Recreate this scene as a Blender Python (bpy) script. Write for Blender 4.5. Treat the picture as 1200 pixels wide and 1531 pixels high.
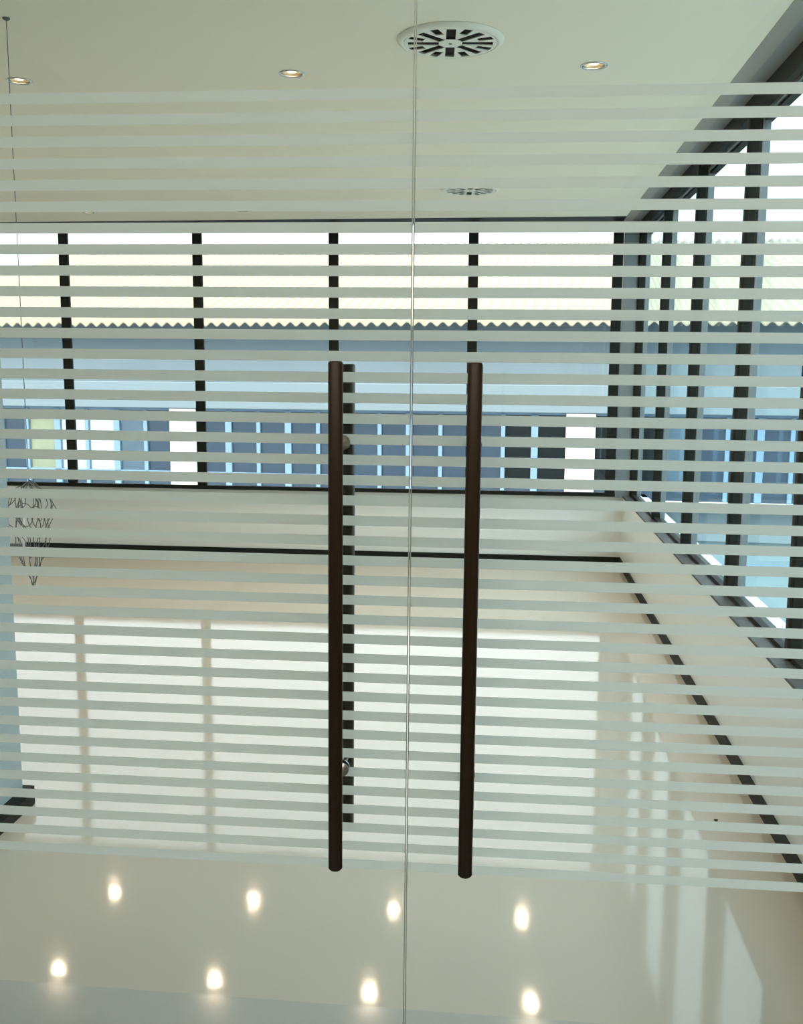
import bpy, bmesh, math, random
from mathutils import Vector, Matrix
random.seed(7)
PI = math.pi
for o in list(bpy.data.objects): bpy.data.objects.remove(o)
scene = bpy.context.scene
COL = scene.collection

# ------------------------------------------------------------ camera
EYE = 1.55
F_PX, PITCH, YAW, ROLL = 1481.0, 0.1440, 0.1050, 0.0060
def camera():
    cd = bpy.data.cameras.new('camera'); c = bpy.data.objects.new('camera', cd); COL.objects.link(c)
    cd.sensor_fit = 'HORIZONTAL'; cd.sensor_width = 36.0; cd.lens = 36.0*F_PX/1200.0
    cd.clip_start = 0.02; cd.clip_end = 500
    f = Vector((-math.sin(YAW)*math.cos(PITCH), math.cos(YAW)*math.cos(PITCH), -math.sin(PITCH)))
    r = Vector((math.cos(YAW), math.sin(YAW), 0)); u = r.cross(f)
    r2 = r*math.cos(ROLL)+u*math.sin(ROLL); u2 = -r*math.sin(ROLL)+u*math.cos(ROLL)
    m = Matrix((r2, u2, -f)).transposed().to_4x4(); m.translation = Vector((0, 0, EYE))
    c.matrix_world = m
    scene.camera = c
camera()

# ------------------------------------------------------------ world, sun, exposure
scene.view_settings.view_transform = 'Standard'
scene.view_settings.look = 'None'
scene.view_settings.gamma = 1.0
scene.view_settings.exposure = 0.62
scene.view_settings.use_curve_mapping = False
w = bpy.data.worlds.new('sky'); scene.world = w; w.use_nodes = True
nt = w.node_tree; nt.nodes.clear()
out = nt.nodes.new('ShaderNodeOutputWorld'); bg = nt.nodes.new('ShaderNodeBackground')
tc = nt.nodes.new('ShaderNodeTexCoord'); sp = nt.nodes.new('ShaderNodeSeparateXYZ')
mr = nt.nodes.new('ShaderNodeMapRange'); mr.inputs['From Min'].default_value = 0.0; mr.inputs['From Max'].default_value = 0.6
rmp = nt.nodes.new('ShaderNodeMix'); rmp.data_type = 'RGBA'
rmp.inputs[6].default_value = (0.30, 0.345, 0.355, 1); rmp.inputs[7].default_value = (0.80, 0.885, 0.97, 1)
bg.inputs['Strength'].default_value = 3.1
nt.links.new(tc.outputs['Generated'], sp.inputs[0]); nt.links.new(sp.outputs['Z'], mr.inputs['Value'])
nt.links.new(mr.outputs[0], rmp.inputs[0]); nt.links.new(rmp.outputs[2], bg.inputs['Color']); nt.links.new(bg.outputs[0], out.inputs[0])
def sun(direction, strength, color, angle=0.02):
    l = bpy.data.lights.new('sun', 'SUN'); l.energy = strength; l.color = color; l.angle = angle
    o = bpy.data.objects.new('sun', l); COL.objects.link(o)
    o.rotation_euler = Vector(direction).to_track_quat('-Z', 'Y').to_euler(); o.location = (0, -5, 12)
sun((0.25, 0.75, -0.95), 5.0, (1.0, 0.95, 0.86))
def area(loc, size, size_y, energy, color, direction=(0, 0, -1)):
    l = bpy.data.lights.new('lobby_fill', 'AREA'); l.shape = 'RECTANGLE'; l.size = size; l.size_y = size_y; l.energy = energy; l.color = color
    o = bpy.data.objects.new('lobby_fill', l); COL.objects.link(o); o.location = loc
    o.rotation_euler = Vector(direction).to_track_quat('-Z', 'Y').to_euler()
area((-0.35, 0.85, 2.64), 2.2, 0.25, 14, (1.0, 0.90, 0.76))  # unseen fill lamp, added to light the door stripes and handles

# ------------------------------------------------------------ materials
MATS = {}
def mat(name, col, rough=0.5, metal=0.0, spec=0.5, emit=None, estr=0.0, bump=None, var=None):
    """bump=(scale, strength[, detail]); var=(scale, amount) mottles the base colour"""
    if name in MATS: return MATS[name]
    m = bpy.data.materials.new(name); m.use_nodes = True; n = m.node_tree; p = n.nodes['Principled BSDF']
    p.inputs['Base Color'].default_value = (*col, 1); p.inputs['Roughness'].default_value = rough
    p.inputs['Metallic'].default_value = metal; p.inputs['Specular IOR Level'].default_value = spec
    if emit: p.inputs['Emission Color'].default_value = (*emit, 1); p.inputs['Emission Strength'].default_value = estr
    if bump or var: co = n.nodes.new('ShaderNodeTexCoord')
    if var:
        no = n.nodes.new('ShaderNodeTexNoise'); no.inputs['Scale'].default_value = var[0]; no.inputs['Detail'].default_value = 5
        mx = n.nodes.new('ShaderNodeMix'); mx.data_type = 'RGBA'
        a = 1-var[1]
        mx.inputs[6].default_value = (col[0]*a, col[1]*a, col[2]*a, 1); mx.inputs[7].default_value = (min(1, col[0]*(1+var[1])), min(1, col[1]*(1+var[1])), min(1, col[2]*(1+var[1])), 1)
        n.links.new(co.outputs['Object'], no.inputs['Vector']); n.links.new(no.outputs['Fac'], mx.inputs[0]); n.links.new(mx.outputs[2], p.inputs['Base Color'])
    if bump:
        nb = n.nodes.new('ShaderNodeTexNoise'); nb.inputs['Scale'].default_value = bump[0]; nb.inputs['Detail'].default_value = bump[2] if len(bump) > 2 else 3
        b = n.nodes.new('ShaderNodeBump'); b.inputs['Strength'].default_value = bump[1]; b.inputs['Distance'].default_value = 0.01
        n.links.new(co.outputs['Object'], nb.inputs['Vector']); n.links.new(nb.outputs['Fac'], b.inputs['Height']); n.links.new(b.outputs[0], p.inputs['Normal'])
    MATS[name] = m; return m
def glass(name, tint, refl=1.0):
    m = bpy.data.materials.new(name); m.use_nodes = True; n = m.node_tree; n.nodes.clear()
    o = n.nodes.new('ShaderNodeOutputMaterial'); t = n.nodes.new('ShaderNodeBsdfTransparent'); t.inputs[0].default_value = (*tint, 1)
    g = n.nodes.new('ShaderNodeBsdfGlossy'); g.inputs['Roughness'].default_value = 0.0
    f = n.nodes.new('ShaderNodeFresnel'); f.inputs['IOR'].default_value = 1.4
    k = n.nodes.new('ShaderNodeMath'); k.operation = 'MULTIPLY'; k.inputs[1].default_value = refl
    mx = n.nodes.new('ShaderNodeMixShader')
    n.links.new(f.outputs[0], k.inputs[0]); n.links.new(k.outputs[0], mx.inputs[0]); n.links.new(t.outputs[0], mx.inputs[1]); n.links.new(g.outputs[0], mx.inputs[2])
    n.links.new(mx.outputs[0], o.inputs[0]); MATS[name] = m; return m
def frosted(name, col):
    m = bpy.data.materials.new(name); m.use_nodes = True; n = m.node_tree; n.nodes.clear()
    o = n.nodes.new('ShaderNodeOutputMaterial'); d = n.nodes.new('ShaderNodeBsdfDiffuse'); d.inputs[0].default_value = (*col, 1)
    t = n.nodes.new('ShaderNodeBsdfTranslucent'); t.inputs[0].default_value = (*col, 1)
    tr = n.nodes.new('ShaderNodeBsdfTransparent')
    a = n.nodes.new('ShaderNodeMixShader'); a.inputs[0].default_value = 0.74
    b = n.nodes.new('ShaderNodeMixShader'); b.inputs[0].default_value = 0.04
    n.links.new(d.outputs[0], a.inputs[1]); n.links.new(t.outputs[0], a.inputs[2]); n.links.new(a.outputs[0], b.inputs[1]); n.links.new(tr.outputs[0], b.inputs[2])
    n.links.new(b.outputs[0], o.inputs[0]); MATS[name] = m; return m

FLOOR = mat('floor_resin', (0.57, 0.52, 0.435), rough=0.065, spec=0.26, bump=(6.0, 0.035, 3), var=(2.5, 0.03))
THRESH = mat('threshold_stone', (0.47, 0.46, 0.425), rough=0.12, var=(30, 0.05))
CEIL = mat('ceiling_paint', (0.90, 0.85, 0.70), rough=0.9, bump=(60, 0.03))
WALL = mat('parapet_paint', (0.84, 0.87, 0.86), rough=0.35, bump=(50, 0.04))
WALLL = mat('blue_grey_wall_paint', (0.36, 0.42, 0.43), rough=0.5, bump=(50, 0.04))
WHITE = mat('white_paint', (0.80, 0.82, 0.80), rough=0.4)
LOBBY = mat('lobby_paint', (0.6, 0.58, 0.5), rough=0.8)
STANDIN = mat('pale_patch_white', (0.92, 0.94, 0.93), rough=0.4)
BLACK = mat('black_aluminium', (0.008, 0.011, 0.008), spec=0.15, rough=0.6, bump=(200, 0.02))
SKIRT = mat('black_skirting', (0.008, 0.011, 0.009), spec=0.15, rough=0.6, bump=(120, 0.05))
GREYM = mat('grey_aluminium', (0.20, 0.22, 0.22), rough=0.35, metal=0.3)
TAUPE = mat('taupe_trim', (0.36, 0.33, 0.28), rough=0.5)
GREYT = mat('grey_trim', (0.27, 0.27, 0.27), rough=0.5)
STONE = mat('speckled_sill_stone', (0.06, 0.062, 0.056), rough=0.55, spec=0.25, var=(90, 0.6))
BRONZE = mat('dark_bronze_handle', (0.028, 0.014, 0.006), rough=0.45, spec=0.35, bump=(90, 0.02))
BRONZEB = mat('dark_olive_bronze_handle', (0.030, 0.030, 0.016), rough=0.4)
CHROME = mat('satin_steel', (0.55, 0.57, 0.56), rough=0.25, metal=1.0)
WIRE = mat('grey_wire', (0.16, 0.17, 0.16), rough=0.4, metal=0.4)
EDGE = mat('polished_glass_edge', (0.45, 0.50, 0.46), rough=0.3)
PLAST = mat('white_plastic', (0.84, 0.83, 0.72), rough=0.5)
VOID = mat('black_duct', (0.006, 0.006, 0.006), rough=0.9)
LAMP = mat('lamp_glow', (1, 0.9, 0.7), emit=(1.0, 0.76, 0.45), estr=6)
CAN = mat('lamp_reflector', (0.75, 0.62, 0.45), rough=0.3, metal=0.7)
DGLASS = glass('clear_door_glass', (0.985, 0.992, 0.982))
WGLASS = glass('clear_window_glass', (0.985, 0.992, 0.99))
RGLASS = glass('blue_tinted_window_glass', (0.86, 0.945, 0.965), 0.12)
FROST = frosted('frosted_film', (0.95, 0.96, 0.93))
# outside
BROOF = mat('sunlit_roof_sheet', (0.25, 0.225, 0.165), rough=0.8, var=(6, 0.10))
BWALL = mat('blue_grey_facade', (0.115, 0.157, 0.182), rough=0.7, var=(1.5, 0.08))
BBAND = mat('pale_blue_band', (0.15, 0.20, 0.225), rough=0.6)
BLOW = mat('pale_blue_facade', (0.17, 0.25, 0.28), rough=0.7, var=(1.0, 0.05))
BWHITE = mat('white_render', (0.80, 0.81, 0.78), rough=0.8)
BFRAME = mat('pale_blue_frame', (0.15, 0.25, 0.36), rough=0.5)
PANE_B = mat('blue_pane', (0.022, 0.042, 0.068), rough=0.35, var=(2.0, 0.3))
PANE_D = mat('dark_pane', (0.006, 0.010, 0.012), spec=0.1, rough=0.5, var=(2.0, 0.3))
PANE_W = mat('white_reflection_pane', (0.34, 0.38, 0.38), rough=0.4, var=(3, 0.15))  # pale reflection in the glass put into the pane colour
PANE_G = mat('green_reflection_pane', (0.20, 0.23, 0.16), rough=0.3, var=(5, 0.3))  # greenish reflection in the glass put into the pane colour
PANE_M = mat('mid_blue_pane', (0.06, 0.10, 0.135), rough=0.35, var=(4, 0.35))
STREET = mat('street_asphalt', (0.20, 0.20, 0.20), rough=0.9, var=(3, 0.2))

# ------------------------------------------------------------ helpers
def mesh_obj(name, bm, m, parent=None, loc=None):
    me = bpy.data.meshes.new(name); bm.normal_update(); bm.to_mesh(me); bm.free()
    if m: me.materials.append(m)
    o = bpy.data.objects.new(name, me); COL.objects.link(o)
    if parent: o.parent = parent
    if loc is not None: o.location = loc
    return o
def add_box(bm, a, b, bev=0.0):
    x0, y0, z0 = a; x1, y1, z1 = b
    t = bmesh.new(); bmesh.ops.create_cube(t, size=1)
    for v in t.verts: v.co = Vector(((x0+x1)/2+v.co.x*(x1-x0), (y0+y1)/2+v.co.y*(y1-y0), (z0+z1)/2+v.co.z*(z1-z0)))
    if bev: bmesh.ops.bevel(t, geom=list(t.edges), offset=bev, segments=2, affect='EDGES', profile=0.5)
    me = bpy.data.meshes.new('t'); t.to_mesh(me); t.free(); bm.from_mesh(me); bpy.data.meshes.remove(me)
    return bm
def box(name, a, b, m, parent=None, bev=0.0):
    """a box whose origin sits at the middle of its base"""
    c = Vector(((a[0]+b[0])/2, (a[1]+b[1])/2, min(a[2], b[2])))
    bm = bmesh.new(); add_box(bm, Vector(a)-c, Vector(b)-c, bev)
    return mesh_obj(name, bm, m, parent, c)
def lathe(bm, prof, seg=32, axis='Z', off=(0, 0, 0), smooth=True):
    rings = []
    for r, h in prof:
        ring = []
        for i in range(seg):
            a = 2*PI*i/seg
            p = (r*math.cos(a), r*math.sin(a), h) if axis == 'Z' else (r*math.cos(a), h, r*math.sin(a))
            ring.append(bm.verts.new(Vector(p)+Vector(off)))
        rings.append(ring)
    for a, b in zip(rings, rings[1:]):
        for i in range(seg):
            f = bm.faces.new((a[i], a[(i+1) % seg], b[(i+1) % seg], b[i])); f.smooth = smooth
    for r_, k in ((rings[0], 0), (rings[-1], -1)):
        if prof[k][0] > 1e-6 and prof[0] != prof[-1]: bm.faces.new(r_)
    bmesh.ops.remove_doubles(bm, verts=bm.verts, dist=1e-6)
    bmesh.ops.recalc_face_normals(bm, faces=bm.faces)
    return bm
def tube(bm, pts, r, seg=6):
    pts = [Vector(p) for p in pts]; rings = []
    for i, p in enumerate(pts):
        d = (pts[min(i+1, len(pts)-1)]-pts[max(i-1, 0)]).normalized()
        s = d.cross(Vector((0.31, 0.95, 0.07))).normalized(); t = d.cross(s)
        rings.append([bm.verts.new(p+(s*math.cos(2*PI*k/seg)+t*math.sin(2*PI*k/seg))*r) for k in range(seg)])
    for a, b in zip(rings, rings[1:]):
        for k in range(seg):
            f = bm.faces.new((a[k], a[(k+1) % seg], b[(k+1) % seg], b[k])); f.smooth = True
    bm.faces.new(rings[0]); bm.faces.new(rings[-1])
def plate(name, loops, thick, m, parent=None, loc=None):
    """flat plate in XY with holes: loops[0] outline, rest holes"""
    cu = bpy.data.curves.new('c', 'CURVE'); cu.dimensions = '2D'; cu.fill_mode = 'BOTH'; cu.extrude = thick/2
    for lp in loops:
        s = cu.splines.new('POLY'); s.points.add(len(lp)-1); s.use_cyclic_u = True
        for p, q in zip(s.points, lp): p.co = (q[0], q[1], 0, 1)
    t = bpy.data.objects.new('t', cu); COL.objects.link(t)
    dg = bpy.context.evaluated_depsgraph_get(); me = bpy.data.meshes.new_from_object(t.evaluated_get(dg))
    bpy.data.objects.remove(t); bpy.data.curves.remove(cu)
    me.name = name; me.materials.clear(); me.materials.append(m)
    o = bpy.data.objects.new(name, me); COL.objects.link(o)
    if parent: o.parent = parent
    if loc is not None: o.location = loc
    return o
def circle(x, y, r, n=32): return [(x+r*math.cos(2*PI*i/n), y+r*math.sin(2*PI*i/n)) for i in range(n)]
def empty(name, loc, label=None, cat=None, group=None, kind=None, rot=(0, 0, 0)):
    o = bpy.data.objects.new(name, None); COL.objects.link(o); o.location = loc; o.rotation_euler = rot; o.empty_display_size = 0.1
    return tag(o, label, cat, group, kind)
def tag(o, label=None, cat=None, group=None, kind=None):
    if label: o['label'] = label
    if cat: o['category'] = cat
    if group: o['group'] = group
    if kind: o['kind'] = kind
    return o
def struct(o, label=None, cat=None): return tag(o, label, cat, kind='structure')
def dup(o, name=None, parent=None):
    c = o.copy(); COL.objects.link(c); c.parent = parent
    for ch in o.children:
        dup(ch, None, c)
    return c

# ------------------------------------------------------------ room shell
CZ = EYE+1.12           # ceiling height 2.67
LX = -1.68              # short left wall
RX = 0.926              # right parapet face
PZ = EYE-1.0            # parapet height 0.55
BY = 7.95               # back parapet face
struct(box('floor', (-6.4, -3.2, -0.12), (1.4, 8.5, 0.0), FLOOR), 'glossy cream resin floor reflecting the windows and lamps', 'floor')
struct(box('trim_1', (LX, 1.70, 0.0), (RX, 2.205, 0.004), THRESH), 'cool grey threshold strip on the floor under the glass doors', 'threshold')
LIGHTS = [(-3.05, 3.95), (-1.95, 3.95), (-0.85, 3.945), (0.295, 3.942)]
LIGHTS = LIGHTS[1:]
LIGHTS += [(x, 6.16) for x in (-3.06, -1.93, -0.85, 0.24)] + [(x, 7.22) for x in (-3.08, -1.93, -0.80, 0.20)]
LIGHTS += [(-5.2, 6.16)]
RL = 0.040
ceil = plate('ceiling', [[(-6.4, -3.2), (0.846, -3.2), (0.846, 8.05), (-6.4, 8.05)]]+[circle(x, y, RL) for x, y in LIGHTS], 0.03, CEIL, loc=(0, 0, CZ+0.015))
struct(ceil, 'matt pale green white painted ceiling', 'ceiling')
struct(box('trim_2', (0.846, -3.2, CZ-0.002), (0.913, 8.05, CZ+0.03), TAUPE), 'taupe strip between white ceiling and right hand windows', 'trim')
struct(box('trim_3', (0.913, -3.2, CZ+0.004), (0.985, 8.05, CZ+0.03), GREYT), 'grey strip above the right hand windows', 'trim')
struct(box('roof', (-6.6, -3.4, CZ+0.10), (1.09, 8.04, CZ+0.4), LOBBY))  # unseen slab added above the ceiling to block sun and sky
struct(box('wall_left', (LX-0.15, -3.2, 0), (LX, 3.178, CZ), WALLL), 'blue grey painted wall end at the left edge', 'wall')
struct(box('wall_left_side', (-6.4, 3.03, 0), (LX-0.15, 3.178, CZ), WALLL))
struct(box('wall_far_left', (-6.4, 3.178, 0), (-6.25, BY, CZ), WALL))
struct(box('wall_lobby_back', (-6.4, -3.2, 0), (1.2, -3.05, CZ), LOBBY))
struct(box('wall_lobby_right', (RX, -3.05, 0), (RX+0.12, 1.95, CZ), LOBBY))
struct(box('wall_back', (-6.25, BY, 0), (RX+0.2, BY+0.2, PZ), WALL), 'low pale grey parapet wall under the far windows', 'wall')
struct(box('wall_right', (RX, 1.95, 0), (RX+0.2, BY+0.2, PZ), WALL), 'low pale grey parapet wall under the right hand windows', 'wall')
struct(box('baseboard_back', (-4.06, BY-0.012, 0), (RX, BY, 0.062), SKIRT), 'black skirting along the foot of the far parapet', 'skirting')
struct(box('baseboard_right', (RX-0.012, 1.95, 0), (RX, BY-0.012, 0.06), SKIRT), 'black skirting running along the right hand parapet', 'skirting')
struct(box('baseboard_left', (LX-0.10, -3.0, 0), (LX+0.030, 3.205, 0.068), SKIRT), 'black skirting at the foot of the blue grey wall end', 'skirting')
block = box('wall_standin', (-5.0, BY-0.06, 0.0), (-4.06, BY, PZ), STANDIN); struct(block, 'white pier set against the far parapet for a pale patch at the left', 'block')  # invented block, stands in for the pale patch behind the wire ornament
struct(box('baseboard_standin', (-5.0, BY-0.07, 0), (-4.06, BY-0.06, 0.06), GREYM), 'grey skirting at the foot of the white pier', 'skirting')

struct(box('trim_5', (-6.25, 7.67, CZ-0.004), (0.846, 7.93, CZ), BLACK), 'thin black track on the ceiling along the far window head', 'trim')

# ------------------------------------------------------------ far window
win = empty('window_1', (0, BY, PZ), 'wide far window in black frames above the low parapet', 'window', kind='structure')
def child_box(name, a, b, m, parent, bev=0.0):
    o = box(name, a, b, m, None, bev); o.parent = parent; o.location = o.location-parent.location; return o
Y0, Y1 = 7.895, 7.929
child_box('sill', (-6.25, 7.93, PZ), (RX+0.05, BY+0.19, PZ+0.006), GREYM, win)
child_box('bottom_rail', (-6.25, Y0, PZ+0.006), (0.86, Y1, PZ+0.036), BLACK, win)
child_box('head_rail', (-6.25, Y0, CZ-0.004), (0.86, Y1, CZ+0.03), BLACK, win)
MX = [-5.80, -4.70, -3.60, -2.487, -1.384, -0.284, 0.820]
first = None
for x in MX:
    if first is None: first = o = child_box('mullion', (x-0.038, Y0+0.003, PZ+0.036), (x+0.038, Y1, CZ-0.004), BLACK, win, 0.004)
    else: o = first.copy(); COL.objects.link(o)
    o.location = (x, (Y0+0.003+Y1)/2-BY, 0.036)
for a, b in zip([-6.25]+MX, MX):
    child_box('pane', (a+0.036 if a > -6.2 else a, 7.93, PZ+0.03), (b-0.036, 7.938, CZ), WGLASS, win)
struct(box('trim_4', (0.862, 7.90, PZ), (1.0, BY+0.06, CZ+0.02), GREYM), 'grey metal corner post where the two window walls meet', 'corner post')

# ------------------------------------------------------------ right window wall
wr = empty('window_2', (RX, 5.0, PZ), 'long right hand window wall with black mullions and grey outer frames', 'window', kind='structure')
FX = 0.985
child_box('sill', (RX-0.006, 1.95, PZ), (FX, 7.93, PZ+0.012), STONE, wr, 0.003)
child_box('bottom_rail', (FX, 1.95, PZ), (FX+0.03, 7.93, PZ+0.030), BLACK, wr)
child_box('outer_rail', (FX+0.034, 1.95, PZ), (FX+0.066, 7.93, PZ+0.020), STONE, wr, 0.004)
child_box('glazing_bead', (FX+0.068, 1.95, PZ), (FX+0.076, 7.93, PZ+0.018), WHITE, wr)
child_box('head_rail', (FX, 1.95, CZ-0.072), (FX+0.034, 7.93, CZ+0.03), BLACK, wr)
child_box('head_channel', (FX+0.036, 1.95, CZ-0.085), (FX+0.05, 7.93, CZ+0.03), GREYM, wr)
child_box('head_outer_rail', (FX+0.050, 1.95, CZ-0.098), (FX+0.085, 7.93, CZ+0.03), BLACK, wr)
MY = [7.89, 6.69, 5.56, 4.43, 3.44, 2.40]
fb = fo = None
for y in MY:
    if fb is None:
        fb = o = child_box('mullion', (FX-0.012, y-0.025, PZ+0.012), (FX+0.040, y+0.025, CZ-0.05), BLACK, wr, 0.010)
        fo = p = child_box('outer_frame', (FX+0.040, y-0.022, PZ+0.012), (FX+0.075, y+0.022, CZ-0.05), GREYM, wr, 0.003)
    else:
        o = fb.copy(); COL.objects.link(o); p = fo.copy(); COL.objects.link(p)
        o.location.y = p.location.y = y-5.0
ys = MY+[1.95]
for a, b in zip(ys, ys[1:]):
    child_box('pane', (FX+0.05, b+(0.02 if b > 2 else 0), PZ+0.01), (FX+0.056, a-0.02, CZ-0.08), RGLASS, wr)

# ------------------------------------------------------------ glass doors
G_ANG = 0.018
door_rot = (0, 0.004, G_ANG)
base = Vector((-0.034, 1.886, 0))
e1 = Vector((math.cos(G_ANG), math.sin(G_ANG), 0))
SEAM = -0.153
Z_TOP = 0.496; PITCHZ = 0.03955
shared = {}
def leaf(name, s0, s1, sh, label):
    """a frameless leaf from s0 to s1 along the glass line; handle at sh"""
    o0 = base+e1*((s0+s1)/2)
    r = empty(name, (o0.x, o0.y, 0.0), label, 'glass door', kind='structure', rot=door_rot)
    r.location.z = -0.004*((s0+s1)/2)
    hw = (s1-s0)/2; sh -= (s0+s1)/2
    g = box('glass_pane', (-hw+0.0012, -0.005, 0.012), (hw-0.0015, 0.005, CZ-0.03), DGLASS, r)
    for s in (-1, 1):
        x = s*(hw-0.0008)
        box('glass_edge', (x-0.0007, -0.005, 0.012), (x+0.0007, 0.005, CZ-0.03), EDGE, r)
    box('top_clamp_rail', (-hw, -0.012, CZ-0.04), (hw, 0.012, CZ), CHROME, r)
    key = round(hw, 3)
    for k in range(39):
        z = EYE+Z_TOP-PITCHZ*k
        if key not in shared:
            bm = bmesh.new(); add_box(bm, (-hw+0.001, 0, -0.00975), (hw-0.001, 0.0004, 0.00975))
            st = mesh_obj('frosted_stripe', bm, FROST, r); shared[key] = st.data
        else:
            st = bpy.data.objects.new('frosted_stripe', shared[key]); COL.objects.link(st); st.parent = r
        st.location = (0, 0.0052, z)
    # round bar handles bolted back to back through the glass
    zt, zb = EYE+0.011, EYE-0.972
    for side, m, rad, zt_, zb_ in ((-1, BRONZE, 0.0136, zt, zb), (1, BRONZEB, 0.0130, zt-0.004, zb+0.014)):
        bm = bmesh.new(); yy = side*0.085
        lathe(bm, [(0, zb_), (rad*0.8, zb_), (rad, zb_+0.003), (rad, zt_-0.003), (rad*0.8, zt_), (0, zt_)], 28, 'Z', (0, 0, 0))
        h = mesh_obj('pull_handle', bm, m, r, (sh, yy, 0))
        for zz in (EYE-0.143, EYE-0.800):
            b2 = bmesh.new()
            ya, yb = (0.0, -side*(0.085-0.0056))
            lathe(b2, [(0.006, ya), (0.006, yb*0.95), (0.0145, yb*0.95), (0.0145, yb)], 20, 'Y')
            mesh_obj('standoff', b2, CHROME, h, (0, 0, zz))
    return r
leaf('door_1', SEAM-0.96, SEAM-0.001, -0.285, 'left frameless glass door with frosted stripes and dark bar handle')
leaf('door_2', SEAM+0.001, SEAM+0.96, -0.032, 'right frameless glass door with frosted stripes and dark bar handle')

# ------------------------------------------------------------ ceiling lamps
def downlight():
    r = empty('recessed_downlight', (0, 0, CZ))
    bm = bmesh.new(); lathe(bm, [(0.0385, 0.004), (0.0505, 0.0), (0.0505, -0.002), (0.047, -0.004), (0.040, -0.0035), (0.0385, 0.004)], 32)
    mesh_obj('trim_ring', bm, CHROME, r)
    bm = bmesh.new()
    seg = 32
    lathe(bm, [(0.0375, 0.002), (0.030, 0.030), (0.0302, 0.032), (0.0388, 0.032), (0.0388, 0.002), (0.0375, 0.002)], seg)
    mesh_obj('reflector_cup', bm, CAN, r)
    bm = bmesh.new(); lathe(bm, [(0, 0.004), (0.014, 0.005), (0.023, 0.011), (0.026, 0.022), (0, 0.023)], 24)
    mesh_obj('lamp_bulb', bm, LAMP, r)
    return r
proto = downlight(); G = 'recessed ceiling downlights'
names = {
 0: 'recessed downlight at the far left of the ceiling, beside the hanging cord',
 1: 'lit recessed downlight in the ceiling between hanging cord and round air vent',
 2: 'lit recessed downlight in the ceiling right of the round air vent',
 6: 'recessed downlight seen edge-on deeper in the room, right of the far vent'}
names.update({
 3: 'far ceiling downlight whose glint is leftmost of the nearer floor glints row',
 4: 'far ceiling downlight whose glint is second from left in the nearer floor row',
 5: 'far ceiling downlight whose glint lies near the door seam in the nearer floor row',
 7: 'far ceiling downlight whose floor glint is leftmost in the row just below the stripes',
 8: 'far ceiling downlight whose floor glint lies left of the left handle foot',
 9: 'far ceiling downlight whose floor glint lies just left of the door seam below the handles',
 10: 'far ceiling downlight whose floor glint lies right of the right handle foot'})
hid = 'recessed downlight beyond the left wall end, outside the frame'
for i, (x, y) in enumerate(LIGHTS):
    r = proto if i == 0 else dup(proto)
    r.location = (x, y, CZ)
    tag(r, names.get(i, hid), 'ceiling light', G)
    l = bpy.data.lights.new('downlight_spot', 'SPOT'); l.energy = 10; l.color = (1.0, 0.80, 0.56); l.spot_size = 2.7; l.spot_blend = 0.6; l.shadow_soft_size = 0.035
    s = bpy.data.objects.new('downlight_spot', l); COL.objects.link(s); s.location = (x, y, CZ-0.006)

# ------------------------------------------------------------ round air diffusers
def diffuser():
    r = empty('ceiling_air_vent', (0, 0, CZ))
    bm = bmesh.new(); lathe(bm, [(0.160, -0.010), (0.164, -0.015), (0.174, -0.013), (0.184, -0.004), (0.185, 0.0), (0.160, 0.0), (0.160, -0.010)], 64)
    mesh_obj('rim', bm, PLAST, r)
    loops = [circle(0, 0, 0.1605, 64)]
    for k in range(16):
        a = 2*PI*k/16+0.03; ca, sa = math.cos(a), math.sin(a)
        r0, r1, hw = (0.040, 0.146, 0.0160) if k % 2 == 0 else (0.098, 0.152, 0.0150)
        loops.append([(ca*q-sa*p, sa*q+ca*p) for q, p in ((r0, -hw), (r1, -hw), (r1, hw), (r0, hw))])
    plate('slotted_plate', loops, 0.003, PLAST, r, (0, 0, -0.0125))
    bm = bmesh.new(); lathe(bm, [(0, -0.003), (0.159, -0.003), (0.159, -0.001), (0, -0.001)], 48); mesh_obj('duct_backing', bm, VOID, r)
    bm = bmesh.new(); lathe(bm, [(0, -0.0165), (0.005, -0.016), (0.007, -0.014), (0, -0.014)], 16); mesh_obj('centre_screw', bm, GREYM, r)
    return r
v = diffuser(); v.location = (-0.220, 3.60, CZ); v.rotation_euler = (0, 0, 0.05)
tag(v, 'round white ceiling air vent with radial black slots, crossed by door seam', 'air vent')
v2 = dup(v); v2.location = (-0.262, 6.46, CZ); tag(v2, 'second round ceiling air vent, far off and seen edge-on near the windows', 'air vent')

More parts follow.
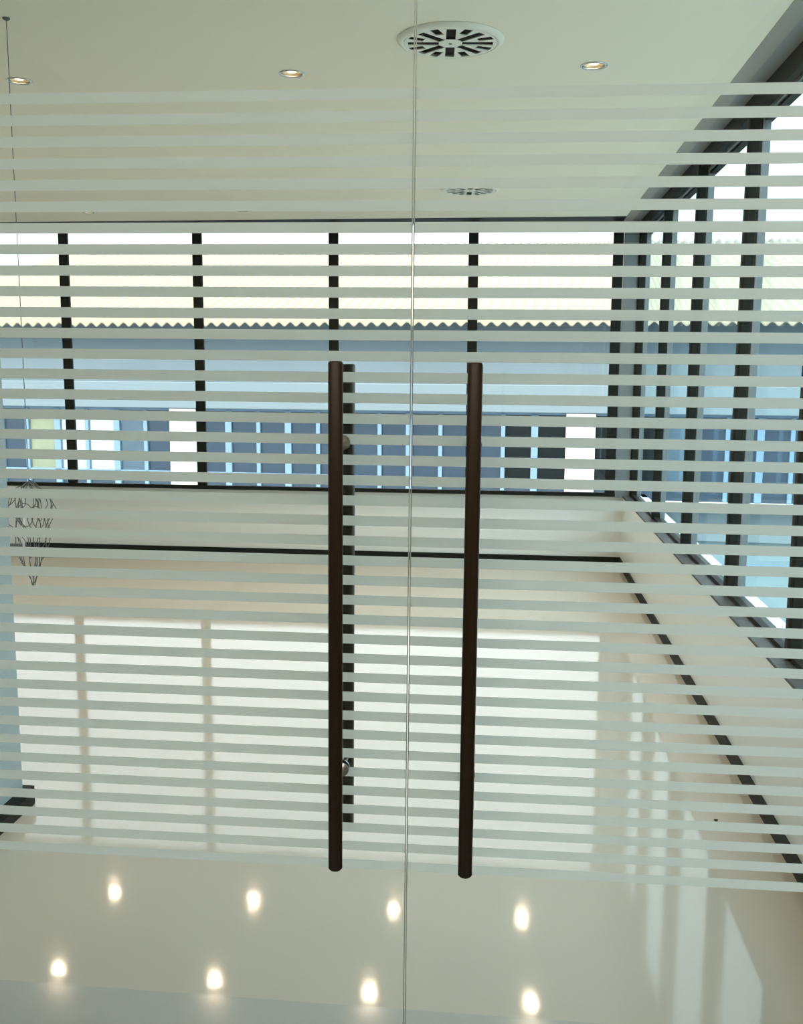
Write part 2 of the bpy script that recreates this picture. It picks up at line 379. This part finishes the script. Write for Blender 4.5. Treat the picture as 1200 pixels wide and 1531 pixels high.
# ------------------------------------------------------------ hanging wire ornament
PX, PY = -1.645, 3.262
hang = empty('hanging_wire_ornament', (PX, PY, CZ), 'tangled grey wire ornament hanging on a thin cord by the left wall', 'hanging ornament')
bm = bmesh.new(); lathe(bm, [(0.012, 0.0), (0.012, -0.004), (0.006, -0.008), (0, -0.008)], 20); mesh_obj('ceiling_hook', bm, WIRE, hang)
bm = bmesh.new(); tube(bm, [(0, 0, -0.006), (0.001, 0, -0.8), (0, 0, -1.12-0.40)], 0.0014, 6); mesh_obj('cord', bm, WIRE, hang)
rs = random.Random(3)
top = -1.12-0.395; tip = -1.12-0.762
for k in range(13):
    a0 = 2*PI*k/13+rs.uniform(-.15, .15); R = rs.uniform(0.045, 0.088); end = rs.choice([0.62, 0.75, 0.9, 1.0, 1.0])
    ph = rs.uniform(0, 6); wob = rs.uniform(0.006, 0.017); tw = rs.uniform(-1.5, 1.5); pts = []
    n = 44
    for i in range(n+1):
        t = i/n*end
        prof = math.sin(min(1, t/0.28)*PI/2)**0.8*(1-max(0, (t-0.22)/0.78)**1.25*0.96)
        rr = R*prof; a = a0+tw*t
        z = top+(tip-top)*t
        pts.append((rr*math.cos(a)+wob*math.sin(17*t+ph)*min(1, 4*t)*(1-t), rr*math.sin(a)+wob*math.cos(13*t+ph)*min(1, 4*t)*(1-t), z+0.006*math.sin(31*t+ph)))
    bm = bmesh.new(); tube(bm, pts, 0.0016, 5); mesh_obj('wire_strand', bm, WIRE, hang)
for k in range(6):   # small loops tangled into the crown
    a0 = 2*PI*k/6+.3; R = 0.028; c = Vector((0.05*math.cos(a0), 0.05*math.sin(a0), top-0.085-0.02*(k % 3))); pts = []
    for i in range(25):
        t = 2*PI*i/24; pts.append(c+Vector((R*math.cos(t)*math.cos(a0+.9), R*math.cos(t)*math.sin(a0+.9), R*1.5*math.sin(t))))
    bm = bmesh.new(); tube(bm, pts, 0.0015, 5); mesh_obj('wire_loop', bm, WIRE, hang)

bm = bmesh.new(); bmesh.ops.create_icosphere(bm, subdivisions=2, radius=0.0055)
for v_ in bm.verts: v_.co.z = v_.co.z*0.5+0.0025; v_.co.x *= 1.2+0.3*math.sin(v_.co.y*900)
tag(mesh_obj('debris_chip', bm, BLACK, None, (0.752, 3.353, 0.0)), 'tiny dark chip lying on the floor near the right hand skirting', 'debris')

# ------------------------------------------------------------ building across the street
TH = -0.058
def site(x, off, z): return Vector((math.cos(TH)*x-math.sin(TH)*off, 15+math.sin(TH)*x+math.cos(TH)*off, z))
b = empty('facing_building', site(0, 0, -8), 'long building across the street with sunlit corrugated roof and blue windows', 'building', rot=(0, 0, TH))
def bb(name, a, c, m, parent=b, bev=0.0):
    o = box(name, a, c, m, None, bev); o.parent = parent
    if parent is b: o.location.z += 8
    else: o.location = o.location-Vector((parent.location.x, parent.location.y, parent.location.z-8))
    return o
XL, XR = -10.4, 9.5
bb('upper_wall', (XL, 0.0, 1.32), (XR, 0.4, 2.27), BWALL)
bb('lintel_band', (XL, -0.12, 0.91), (XR, 0.4, 1.32), BBAND, bev=0.01)
bb('recess_wall', (XL, 0.5, -0.40), (XR, 0.7, 0.95), PANE_D)
bb('ledge', (XL, -0.20, -0.47), (XR, 0.5, -0.37), BWHITE, bev=0.01)
bb('spandrel_wall', (XL, 0.0, -0.95), (XR, 0.6, -0.47), BBAND)
bb('lower_wall', (XL, 0.05, -8.0), (XR, 0.7, -0.95), BLOW)
bb('dark_string_course', (XL, -0.02, -1.33), (XR, 0.05, -1.29), BFRAME)
for x0 in (-11.49, -5.30, 0.88, 7.06):
    if x0 > -11: bb('pillar', (x0, -0.10, -0.37), (x0+0.43, 0.45, 0.905), BWHITE, bev=0.01)
bb('window_bottom_rail', (XL, -0.02, -0.135), (XR, 0.06, -0.095), BFRAME)
bb('window_top_rail', (XL, 0.0, 0.87), (XR, 0.06, 0.91), BFRAME)
bars = [-10.2, -9.7, -9.2, -8.72, -8.24, -7.78, -7.25, -6.74, -6.23, -5.74]
bars += [-4.86+0.0, -4.36, -3.87, -3.39, -2.91, -2.43, -1.94, -1.48, -1.0, -0.53, -0.05, 0.42]
bars += [1.82, 2.28, 2.75, 3.20, 3.66, 4.10, 4.57, 5.04, 5.5, 5.97, 6.45]
thick = {-8.24, -7.25, -6.23, -4.36, -3.39, -2.43, -1.48, -0.53, 0.42, 1.82, 2.75, 3.66, 4.57, 5.5}
bar_mesh = {}
for x in bars:
    wd = 0.05 if x in thick else 0.03
    if wd not in bar_mesh:
        bm = bmesh.new(); add_box(bm, (-wd, -0.0, 0), (wd, 0.07, 1.24)); bar_mesh[wd] = mesh_obj('window_bar', bm, BFRAME, b); o = bar_mesh[wd]
    else:
        o = bar_mesh[wd].copy(); COL.objects.link(o)
    o.location = (x, -0.02, 8-0.36)
edges = sorted(bars+[-5.30, -4.87, 0.88, 1.31, 7.06, XL])
kinds = {-8.24: PANE_B, -7.78: PANE_G, -7.25: PANE_W, -6.74: PANE_W, -6.23: PANE_M, -5.74: PANE_B, -8.72: PANE_M, -9.2: PANE_G}  # pane colours stand in for the mixed reflections in the left windows
for a, c in zip(edges, edges[1:]):
    if c-a < 0.1 or (a in (-5.30, 0.88)): continue
    if a >= -0.2 and a < 1.9: mm = PANE_D
    elif a in kinds: mm = kinds[a]
    else: mm = PANE_B if a < -1.6 else random.choice([PANE_B, PANE_M, PANE_B])
    if -1.6 < a < -0.2: mm = random.choice([PANE_B, PANE_D])
    bb('pane', (a, 0.03, -0.10), (c, 0.045, 0.88), mm)
    bb('lower_pane', (a, 0.03, -0.37), (c, 0.045, -0.13), PANE_B)
# corrugated roof: sheets with real waves, rising away from the eave
def corrugated(x0, x1, z0, run, slope, period=0.177, amp=0.030, t=0.018):
    bm = bmesh.new(); n = int((x1-x0)/period*8); rows = 7; top_ = []; bot = []
    for j in range(rows+1):
        y = -0.35+run*j/rows; z = z0+slope*run*j/rows
        top_.append([]); bot.append([])
        for i in range(n+1):
            x = x0+(x1-x0)*i/n; h = amp*math.cos(2*PI*(x-x0)/period)
            top_[j].append(bm.verts.new((x, y, z+h+t))); bot[j].append(bm.verts.new((x, y, z+h)))
    for j in range(rows):
        for i in range(n):
            f = bm.faces.new((top_[j][i], top_[j][i+1], top_[j+1][i+1], top_[j+1][i])); f.smooth = True
            f = bm.faces.new((bot[j][i+1], bot[j][i], bot[j+1][i], bot[j+1][i+1])); f.smooth = True
    for i in range(n):
        bm.faces.new((bot[0][i], bot[0][i+1], top_[0][i+1], top_[0][i]))
        bm.faces.new((top_[rows][i], top_[rows][i+1], bot[rows][i+1], bot[rows][i]))
    return bm
mesh_obj('corrugated_roof', corrugated(XL-0.1, XR, 8+2.19, 8.0, 0.262), BROOF, b)
bb('gable_wall', (XL, 0.4, -8.0), (XL+0.3, 13.0, 2.2), BLOW)
struct(box('ground', (-60, 8.6, -8.2), (60, 60, -8.0), STREET), 'street surface far below the windows', 'ground')
